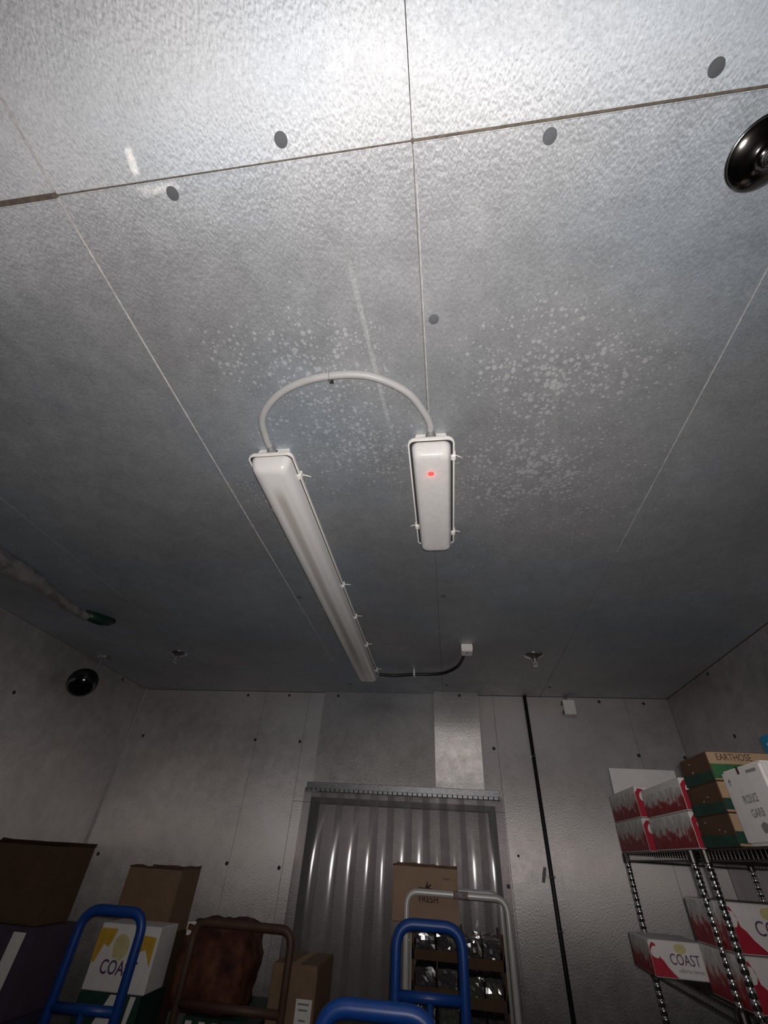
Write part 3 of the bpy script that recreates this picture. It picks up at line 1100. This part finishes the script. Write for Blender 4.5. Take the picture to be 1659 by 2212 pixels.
grp = 'red and white fruit cartons'
H = 0.128
fruit_carton('fruit_carton', 'red berry carton on the top shelf, lower one of the far stack', 0.925, 2.66, SZ, 0.38, 0.42, H, grp)
fruit_carton('fruit_carton', 'red berry carton with a white flap sticking up, top of the far stack', 0.925, 2.655, SZ + H + 0.002, 0.38, 0.42, H, grp, True, 0.02)
fruit_carton('fruit_carton', 'red berry carton on the top shelf behind the brown crates, lower of its stack', 0.925, 2.14, SZ, 0.38, 0.44, 0.116, grp)
fruit_carton('fruit_carton', 'red berry carton right against the brown crates, upper of its stack', 0.925, 2.135, SZ + 0.118, 0.38, 0.44, 0.110, grp, top=0.024)
fruit_carton('fruit_carton', 'red berry carton under the top shelf with large COAST lettering, upper of two', 0.945, 2.19, S2 + 0.138, 0.30, 0.29, 0.132, grp)
fruit_carton('fruit_carton', 'red berry carton at the bottom right behind the shelf posts, lower of two', 0.95, 2.20, S2, 0.30, 0.29, 0.134, grp)
fruit_carton('fruit_carton', 'fruit carton jutting out of the lower shelf into the aisle, COAST on its end', 0.770, 2.515, S2 + 0.025, 0.215, 0.26, 0.105, grp, rot=-0.03)

# ------------------------------------------------------------------ brown crates (three high)
def brown_crate(label, x0, y0, z0, dx, dy, h, word=None):
    t = thing('produce_crate', label, 'crate', (x0, y0, z0), 0, 'brown and green produce crates')
    box('body', 0, dx, 0, dy, 0, h, KRAFT_D, t, 0.003)
    decal_poly('green_band', [(-dy, 0.002), (0, 0.002), (0, h * 0.33), (-dy, h * 0.42)], DGREEN, t, face_left(-0.0003, 0, 0), 0.0012)
    mf = face_front(0, -0.0003, 0)
    decal_poly('lit_front', rect(dx - 0.004, h - 0.004, dx / 2, h / 2), KRAFT_L, t, mf, 0.0008)  # lit end of the crate painted in as a lighter board colour
    if word:
        decal_poly('green_band', rect(dx - 0.004, h * 0.50, dx / 2, h * 0.32), GREEN, t, mf, 0.0014)
        lettering('crate_lettering', word, h * 0.34, INK, t, face_front(0.088, -0.0014, h * 0.80), 0.115)
    else:
        decal_poly('green_band', rect(dx - 0.004, h * 0.36, dx / 2, h * 0.27), DGREEN, t, mf, 0.0014)
    rn = random.Random(int(z0 * 1000))
    bm = bmesh.new()
    for _ in range(3):
        yy, zz = rn.uniform(0.03, dy - 0.03), rn.uniform(h * 0.4, h * 0.8)
        bmesh.ops.create_icosphere(bm, subdivisions=1, radius=0.0035, matrix=Matrix.Translation((-0.001, yy, zz)))
    st = from_bm('staple_glints', bm, ZINC, t)
    st['kind'] = 'stuff'
    return t


hc = 0.090
brown_crate('brown crate with a green band, bottom one of the stack of three on the shelf', 0.925, 1.855, SZ, 0.36, 0.245, hc)
brown_crate('brown crate with a green band, middle one of the stack of three on the shelf', 0.925, 1.855, SZ + hc + 0.001, 0.36, 0.245, hc)
brown_crate('brown crate with lettering and a green front, top one of the stack of three', 0.925, 1.855, SZ + 2 * (hc + 0.001), 0.36, 0.225, hc, 'EARTHOSE')

# ------------------------------------------------------------------ white carton and blue carton
wc = thing('carton', 'tall white carton with grey printing on the top shelf in front of the brown crates', 'carton', (0.925, 1.575, SZ))
box('body', 0, 0.30, 0, 0.235, 0, 0.200, WBOARD, wc, 0.008, 3)
lettering('grey_lettering', 'PRODUCE', 0.030, GREYINK, wc, face_left(-0.0005, 0.118, 0.112, 0.02), 0.082, 0.0005)
lettering('grey_lettering', 'GARB', 0.030, GREYINK, wc, face_left(-0.0005, 0.108, 0.076, 0.02), 0.068, 0.0005)
decal_poly('grey_stamp', blob(0.024, 0.013, -0.098, 0.040, 12, 0.2, 4), GREYINK, wc, face_left(-0.0003, 0, 0), 0.0008)
decal_poly('grey_stamp', rect(0.055, 0.008, -0.055, 0.180), GREYINK, wc, face_left(-0.0003, 0, 0), 0.0008)
decal_poly('arrow_mark', [(-0.205, 0.165), (-0.195, 0.175), (-0.185, 0.165), (-0.192, 0.165), (-0.192, 0.155), (-0.198, 0.155), (-0.198, 0.165)], GREYINK, wc, face_left(-0.0003, 0, 0), 0.0008)
decal_poly('hand_slot', rect(0.012, 0.022, -0.125, 0.190), INK, wc, face_left(-0.0003, 0, 0), 0.0010)
bc = thing('carton', 'blue carton with a white panel at the right edge, behind the white carton', 'carton', (1.295, 1.86, SZ))
box('body', 0, 0.22, 0, 0.27, 0, 0.385, BBOARD, bc, 0.004, 2)
decal_poly('white_panel', [(-0.245, 0.06), (-0.02, 0.06), (-0.02, 0.345), (-0.235, 0.355)], WBOARD, bc, face_left(-0.0003, 0, 0), 0.0012)
decal_poly('white_panel', rect(0.17, 0.28, 0.11, 0.2), WBOARD, bc, face_front(0, -0.0003, 0), 0.0012)


# ------------------------------------------------------------------ plain cartons
def carton(label, x0, x1, y0, y1, z0, z1, mat, rot=0.0, flaps=False, group=None, name='carton', tape=True):
    t = thing(name, label, 'carton', ((x0 + x1) / 2, (y0 + y1) / 2, z0), rot, group)
    a, b2 = (x1 - x0) / 2, (y1 - y0) / 2
    box('body', -a, a, -b2, b2, 0, z1 - z0, mat, t, 0.004, 2)
    if tape:
        box('tape', -0.022, 0.022, -b2 - 0.0008, b2 + 0.0008, z1 - z0 - 0.0003, z1 - z0 + 0.0006, KRAFT_L, t)
    if flaps:
        rn = random.Random(int(abs(x0) * 1000))
        for s in (-1, 1):
            bm = bmesh.new()
            n = 8
            hgt = 0.02
            vs = []
            for k in range(n + 1):
                x = -a + 2 * a * k / n
                vs.append((x, s * b2 * 0.96, z1 - z0))
            top = [(v[0], v[1] + s * 0.012, v[2] + hgt * rn.uniform(0.3, 1.0)) for v in vs]
            A = [bm.verts.new(v) for v in vs]
            B = [bm.verts.new(v) for v in top]
            for k in range(n):
                bm.faces.new((A[k], A[k + 1], B[k + 1], B[k]))
            r_ = bmesh.ops.solidify(bm, geom=bm.faces[:], thickness=0.003)
            from_bm('torn_flap', bm, mat, t)
    return t


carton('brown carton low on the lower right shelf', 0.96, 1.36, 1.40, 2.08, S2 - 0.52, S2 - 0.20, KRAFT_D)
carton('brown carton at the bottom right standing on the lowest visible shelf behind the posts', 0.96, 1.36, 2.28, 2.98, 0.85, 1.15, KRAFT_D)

# ================================================================== HAND TRUCKS
def hand_truck(label, x, y, height, width, rot=0.0, lean=0.0, bars=(0.22,), strut=True):
    t = thing('hand_truck', label, 'hand truck', (x, y, 0), rot, 'blue hand trucks')
    r = 0.020
    w2 = width / 2

    def P(px_, z):
        return (px_, lean * z, z)
    tube('frame', rounded([P(-w2, 0.06), P(-w2, height - r), P(w2, height - r), P(w2, 0.06)], 0.075, 8), r, BLUEPAINT, t, 14)
    for b_ in bars:
        tube('crossbar', [P(-w2, height - b_), P(w2, height - b_)], 0.017, BLUEPAINT, t, 12)
    tube('crossbar', [P(-w2, 0.42), P(w2, 0.42)], 0.017, BLUEPAINT, t, 12)
    if strut:
        tube('centre_strut', [P(0, 0.10), P(0, height - bars[-1])], 0.013, BLUEPAINT, t, 12)
    box('toe_plate', -w2 - 0.03, w2 + 0.03, -0.22, 0.02, 0.010, 0.018, BLUEPAINT, t)
    tube('axle', [(-w2 - 0.10, 0.07, 0.125), (w2 + 0.10, 0.07, 0.125)], 0.009, ZINC, t)
    for s in (-1, 1):
        o = lathe('wheel', [(0.04, -0.025), (0.11, -0.03), (0.125, -0.018), (0.125, 0.018), (0.11, 0.03), (0.04, 0.025)], RUBBER, t, 24,
                  Matrix.Translation((s * (w2 + 0.07), 0.07, 0.125)) @ Matrix.Rotation(PI / 2, 4, 'Y'))
        lathe('hub', [(0.015, -0.03), (0.045, -0.022), (0.045, 0.022), (0.015, 0.03)], ZINC, o, 16,
              Matrix.Translation((s * (w2 + 0.07), 0.07, 0.125)) @ Matrix.Rotation(PI / 2, 4, 'Y'))
    box('bracket', -w2 - 0.02, -w2 + 0.02, 0.0, 0.08, 0.09, 0.16, BLUEPAINT, t)
    box('bracket', w2 - 0.02, w2 + 0.02, 0.0, 0.08, 0.09, 0.16, BLUEPAINT, t)
    return t


hand_truck('blue hand truck handle at the bottom edge, nearest of the blue handles', -0.208, 1.66, 1.408, 0.300, 0.05)
hand_truck('blue hand truck standing in front of the grey cart and the doorway', -0.104, 2.43, 1.510, 0.268, 0.06)
hand_truck('blue hand truck at the left among the cartons', -1.555, 2.50, 1.458, 0.290, 0.10, bars=(0.32,), strut=True)

# ================================================================== PLATFORM CARTS
def platform_cart(name, label, x0, x1, y0, y1, height, mat, r, low_bar=None, rear=True):
    t = thing(name, label, 'cart', ((x0 + x1) / 2, (y0 + y1) / 2, 0))
    a, b2 = (x1 - x0) / 2, (y1 - y0) / 2
    box('deck', -a - 0.02, a + 0.02, -b2, b2, 0.17, 0.20, PALLET, t, 0.003)
    hts = [(-b2, height), (b2, height)] if rear else [(-b2, height)]
    for yy, hh in hts:
        h = tube('handle', rounded([(-a, yy, 0.19), (-a, yy, hh - r), (a, yy, hh - r), (a, yy, 0.19)], 0.07, 8), r, mat, t, 14)
        if low_bar:
            tube('crossbar', [(-a, yy, low_bar), (a, yy, low_bar)], r * 0.9, mat, h, 12)
    for sx in (-1, 1):
        for sy in (-1, 1):
            c = lathe('caster', [(0.02, -0.018), (0.055, -0.020), (0.06, -0.012), (0.06, 0.012), (0.055, 0.020), (0.02, 0.018)], RUBBER, t, 20,
                      Matrix.Translation((sx * (a - 0.06), sy * (b2 - 0.07), 0.06)) @ Matrix.Rotation(PI / 2, 4, 'Y'))
            box('fork', sx * (a - 0.06) - 0.03, sx * (a - 0.06) + 0.03, sy * (b2 - 0.07) - 0.025, sy * (b2 - 0.07) + 0.025, 0.125, 0.17, ZINC, c)
    return t


pc = platform_cart('platform_cart', 'galvanised cart with a white handle bar standing before the strip curtain', -0.275, 0.305, 3.36, 3.79, 1.566, STEELTUBE, 0.0175)
tube('worn_label', [(-0.015, -0.215, 1.566 - 0.0175), (0.07, -0.215, 1.566 - 0.0175)], 0.0180, plain('worn_label', (0.34, 0.27, 0.28), 0.6, var=0.5, scale=70), pc, 14)
platform_cart('platform_cart', 'dark brown cart frame at the left in front of the red sack and brown cartons', -1.425, -0.868, 3.10, 3.74, 1.385, BROWNPAINT, 0.020, 1.065, False)

# ------------------------------------------------------------------ load of the galvanised cart
def produce_tray(label, x0, x1, y0, y1, z0, h, kind, seed):
    t = thing('produce_tray', label, 'produce tray', ((x0 + x1) / 2, (y0 + y1) / 2, z0), 0, 'trays of clear punnets on the galvanised cart')
    a, b2 = (x1 - x0) / 2, (y1 - y0) / 2
    bm = bmesh.new()
    add_box(bm, -a, a, -b2, b2, 0, 0.006)
    add_box(bm, -a, -a + 0.006, -b2, b2, 0.006, h * 0.45)
    add_box(bm, a - 0.006, a, -b2, b2, 0.006, h * 0.45)
    add_box(bm, -a + 0.006, a - 0.006, -b2, -b2 + 0.006, 0.006, h * 0.30)
    add_box(bm, -a + 0.006, a - 0.006, b2 - 0.006, b2, 0.006, h * 0.45)
    for sx in (-1, 1):
        for sy in (-1, 1):
            add_box(bm, sx * a - 0.012 if sx > 0 else -a, a if sx > 0 else -a + 0.012, sy * b2 - 0.012 if sy > 0 else -b2, b2 if sy > 0 else -b2 + 0.012, 0.0, h - 0.001)
    from_bm('tray', bm, KRAFT_D, t)
    rn = random.Random(seed)
    n = 2
    m = {'berry': BERRYDARK, 'leaf': LEAFY, 'fruit': TOMATO}
    for k in range(n):
        cw = (2 * a - 0.03) / n
        xa = -a + 0.013 + k * cw
        bm = bmesh.new()
        for _ in range(26):
            r_ = rn.uniform(0.010, 0.019) if kind != 'leaf' else rn.uniform(0.014, 0.026)
            bmesh.ops.create_icosphere(bm, subdivisions=1, radius=r_, matrix=Matrix.Translation((rn.uniform(xa + 0.025, xa + cw - 0.025), rn.uniform(-b2 + 0.035, -b2 + 0.16), rn.uniform(0.018, h * 0.62))))
        pr = from_bm('produce', bm, m[kind], t, smooth=True)
        pr['kind'] = 'stuff'
        bm = bmesh.new()
        add_box(bm, xa + 0.006, xa + cw - 0.006, -b2 + 0.014, b2 - 0.014, 0.010, h * 0.82)
        bmesh.ops.subdivide_edges(bm, edges=bm.edges[:], cuts=5, use_grid_fill=True)
        for v in bm.verts:
            v.co += mnoise.noise_vector(v.co * 30 + Vector((seed, k, 0))) * 0.008
        from_bm('punnet', bm, SHELL, t, smooth=False)
    return t


kinds = ['fruit', 'leaf', 'leaf', 'berry', 'leaf', 'berry', 'leaf', 'berry']
zz = 0.20
hs = [0.155, 0.15, 0.15, 0.15, 0.15, 0.15, 0.145, 0.15]
rows_name = ['lowest', 'second', 'third', 'fourth', 'fifth', 'sixth', 'seventh', 'topmost']
for k in range(8):
    produce_tray('tray of clear punnets, %s of the stack at the right of the galvanised cart' % rows_name[k], 0.035, 0.270, 3.40, 3.74, zz, hs[k] - 0.003, kinds[k], 10 + k)
    zz += hs[k]
zz = 0.20
carton('brown carton at the bottom of the galvanised cart, left side', -0.245, 0.030, 3.42, 3.74, zz, zz + 0.34, KRAFT, tape=False)
carton('brown carton seen through the blue frame, under the punnet trays of the galvanised cart', -0.245, 0.030, 3.415, 3.74, zz + 0.342, zz + 0.78, KRAFT)
zz = 0.985
lname = ['lower', 'middle', 'upper']
for k in range(3):
    produce_tray('tray of clear punnets, %s one under the lettered brown carton' % lname[k], -0.245, 0.030, 3.40, 3.74, zz, 0.138, ['leaf', 'berry', 'berry'][k], 30 + k)
    zz += 0.141
fc = carton('upright brown carton lettered FRESH on the galvanised cart before the strip curtain', -0.370, 0.030, 3.44, 3.72, zz + 0.002, 1.662, plain('warm_board', (0.37, 0.245, 0.165), 0.8, var=0.08, scale=12), 0.0, True, tape=False)
lettering('carton_lettering', 'FRESH', 0.042, INK, fc, face_front(0.02, -0.1408, 0.105), 0.115, 0.0006)
lettering('carton_lettering', 'produce', 0.020, INK, fc, face_front(0.13, -0.1408, 0.205), 0.045)
decal_poly('printed_emblem', [(-0.06, 0.150), (-0.03, 0.158), (0.0, 0.156), (0.012, 0.185), (0.017, 0.185), (0.016, 0.166), (0.034, 0.176), (0.038, 0.170), (0.026, 0.157), (0.06, 0.152), (0.09, 0.146), (0.02, 0.148), (-0.05, 0.145)],
           INK, fc, face_front(0, -0.1404, 0), 0.0008)

# ------------------------------------------------------------------ load of the brown cart
def net_sack(label, x, y, z, sx, sy, sz):
    t = thing('net_sack', label, 'sack', (x, y, z))
    bm = bmesh.new()
    bmesh.ops.create_cube(bm, size=1.0)
    bmesh.ops.subdivide_edges(bm, edges=bm.edges[:], cuts=9, use_grid_fill=True)
    for v in bm.verts:
        p = v.co.copy()
        s = Vector((p.x, p.y, p.z)).normalized() * 0.5
        q = p * 0.62 + s * 0.42
        q = Vector((q.x * sx, q.y * sy, (q.z + 0.46) * sz))
        q += mnoise.noise_vector(q * 11) * 0.022 + mnoise.noise_vector(q * 26) * 0.008
        q.z = max(q.z, 0.0)
        v.co = q
    from_bm('sack', bm, SACK, t, smooth=True)
    return t


sk = net_sack('dark red-brown net sack stacked upright behind the brown cart frame', -1.335, 3.34, 1.016, 0.40, 0.34, 0.36)
decal_poly('white_tag', rect(0.05, 0.055), WBOARD, sk, face_front(-0.155, -0.150, 0.31, 0.1), 0.001)
decal_poly('white_tag', [(-0.008, -0.03), (0.006, -0.022), (0.012, 0.03), (-0.002, 0.018)], WBOARD, sk, face_front(0.165, -0.150, 0.14, -0.2), 0.001)
g1 = carton('white and green striped carton under the red sack on the brown cart', -1.40, -1.20, 3.16, 3.66, 0.72, 1.014, DGREEN, tape=False)
for x in (-0.072, 0.0, 0.072):
    decal_poly('white_stripe', [(x - 0.020, 0.02), (x + 0.016, 0.02), (x + 0.022, 0.28), (x - 0.012, 0.28)], WBOARD, g1, face_front(0, -0.2503, 0), 0.001)
g1b = carton('green printed carton beside the striped one under the red sack', -1.195, -1.00, 3.16, 3.66, 0.72, 1.014, DGREEN, tape=False)
decal_poly('green_panel', rect(0.12, 0.22, 0, 0.14), GREEN, g1b, face_front(0, -0.2503, 0), 0.001)
carton('brown carton on the deck of the brown cart, left half', -1.40, -1.00, 3.15, 3.70, 0.20, 0.718, KRAFT_D, tape=False)
carton('tall brown carton on the deck of the brown cart, right half', -0.985, -0.60, 3.42, 3.72, 0.20, 0.70, KRAFT_D, tape=False)
wlow = carton('white carton at the bottom edge behind the brown cart post', -1.0 + 0.01, -0.66, 3.40, 3.72, 0.702, 0.90, WBOARD, tape=False)
c3 = carton('brown carton with a white shipping label behind the brown cart post', -0.985, -0.735, 3.22, 3.62, 0.902, 1.225, KRAFT)
decal_poly('shipping_label', rect(0.085, 0.115, 0.070, 0.145), WBOARD, c3, face_front(0, -0.2003, 0), 0.001)
for k, yy in enumerate((0.185, 0.165, 0.13)):
    decal_poly('label_print', rect(0.06 - 0.012 * k, 0.007, 0.068, yy), GREYINK, c3, face_front(0, -0.2012, 0), 0.0008)
decal_poly('side_label', rect(0.018, 0.06, -0.040, 0.16), PYELLOW, c3, face_front(0, -0.2003, 0), 0.001)

# ------------------------------------------------------------------ stacks at the left
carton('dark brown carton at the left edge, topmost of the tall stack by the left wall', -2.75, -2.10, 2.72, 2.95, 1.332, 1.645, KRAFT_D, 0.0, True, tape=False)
pb = carton('dark purple carton with a pale label under the topmost brown carton at the left', -2.76, -2.06, 2.70, 3.00, 1.02, 1.330, PURPLE, tape=False)
decal_poly('pale_label', [(0.215, 0.06), (0.282, 0.06), (0.292, 0.29), (0.222, 0.29)], WBOARD, pb, face_front(0, -0.1503, 0), 0.001)
decal_poly('pale_label', rect(0.10, 0.07, 0.03, 0.27), KRAFT_L, pb, face_front(0, -0.1503, 0), 0.001)
nb = carton('navy carton with a pale label at the lower left corner of the picture', -2.76, -2.06, 2.70, 3.00, 0.66, 1.018, NAVY, tape=False)
decal_poly('pale_label', [(0.20, 0.05), (0.265, 0.05), (0.28, 0.33), (0.21, 0.33)], WBOARD, nb, face_front(0, -0.1503, 0), 0.001)
carton('navy carton at the bottom of the left stack', -2.76, -2.06, 2.70, 3.00, 0.12, 0.658, NAVY, tape=False)
pal = thing('pallet', 'wooden pallet under the left stack of cartons', 'pallet', (-2.41, 2.86, 0))
for k in range(6):
    box('deck_board', -0.40, 0.40, -0.30 + k * 0.102, -0.30 + k * 0.102 + 0.085, 0.10, 0.118, PALLET, pal)
for k in range(3):
    box('stringer', -0.40 + k * 0.36, -0.32 + k * 0.36, -0.30, 0.30, 0.0, 0.10, PALLET, pal)

# stack behind the left hand truck
ct = carton('brown carton with a torn top behind the left blue hand truck', -2.085, -1.735, 3.33, 3.66, 1.262, 1.560, KRAFT, 0.10, True)
cw_ = thing('fruit_carton', 'white and yellow COAST carton behind the left blue hand truck', 'carton', (-1.93, 3.02, 1.085), 0.04, 'yellow and white fruit cartons')
box('body', 0, 0.345, 0, 0.20, 0, 0.250, WBOARD, cw_, 0.004)
mf = face_front(0, -0.0003, 0)
decal_poly('yellow_print', [(0.0, 0.10), (0.02, 0.10), (0.045, 0.17), (0.075, 0.16), (0.09, 0.19), (0.10, 0.23), (0.0, 0.23)], YELLOW, cw_, mf, 0.0010)
decal_poly('pale_yellow_print', blob(0.05, 0.05, 0.145, 0.165, 14, 0.15, 8), PYELLOW, cw_, mf, 0.0010)
decal_poly('yellow_print', [(0.25, 0.15), (0.29, 0.16), (0.33, 0.10), (0.333, 0.21), (0.25, 0.215)], YELLOW, cw_, mf, 0.0010)
lettering('brand_name', 'COAST', 0.075, VIOLET, cw_, face_front(0.165, -0.0012, 0.085), 0.20, 0.001)
gw = thing('fruit_carton', 'green and white carton under the yellow COAST carton', 'carton', (-1.93, 3.02, 0.74), 0.04, 'yellow and white fruit cartons')
box('body', 0, 0.335, 0, 0.28, 0, 0.343, DGREEN, gw, 0.004)
decal_poly('white_print', [(0.10, 0.20), (0.20, 0.20), (0.24, 0.34), (0.17, 0.34)], WBOARD, gw, mf, 0.001)
decal_poly('white_print', [(0.27, 0.22), (0.29, 0.22), (0.31, 0.34), (0.28, 0.34)], WBOARD, gw, mf, 0.001)
rd = thing('fruit_carton', 'pinkish carton at the bottom edge below the left blue hand truck', 'carton', (-1.93, 3.0, 0.40), 0.04, 'yellow and white fruit cartons')
box('body', 0, 0.335, 0, 0.30, 0, 0.338, plain('pink_board', (0.30, 0.16, 0.14), 0.7), rd, 0.004)
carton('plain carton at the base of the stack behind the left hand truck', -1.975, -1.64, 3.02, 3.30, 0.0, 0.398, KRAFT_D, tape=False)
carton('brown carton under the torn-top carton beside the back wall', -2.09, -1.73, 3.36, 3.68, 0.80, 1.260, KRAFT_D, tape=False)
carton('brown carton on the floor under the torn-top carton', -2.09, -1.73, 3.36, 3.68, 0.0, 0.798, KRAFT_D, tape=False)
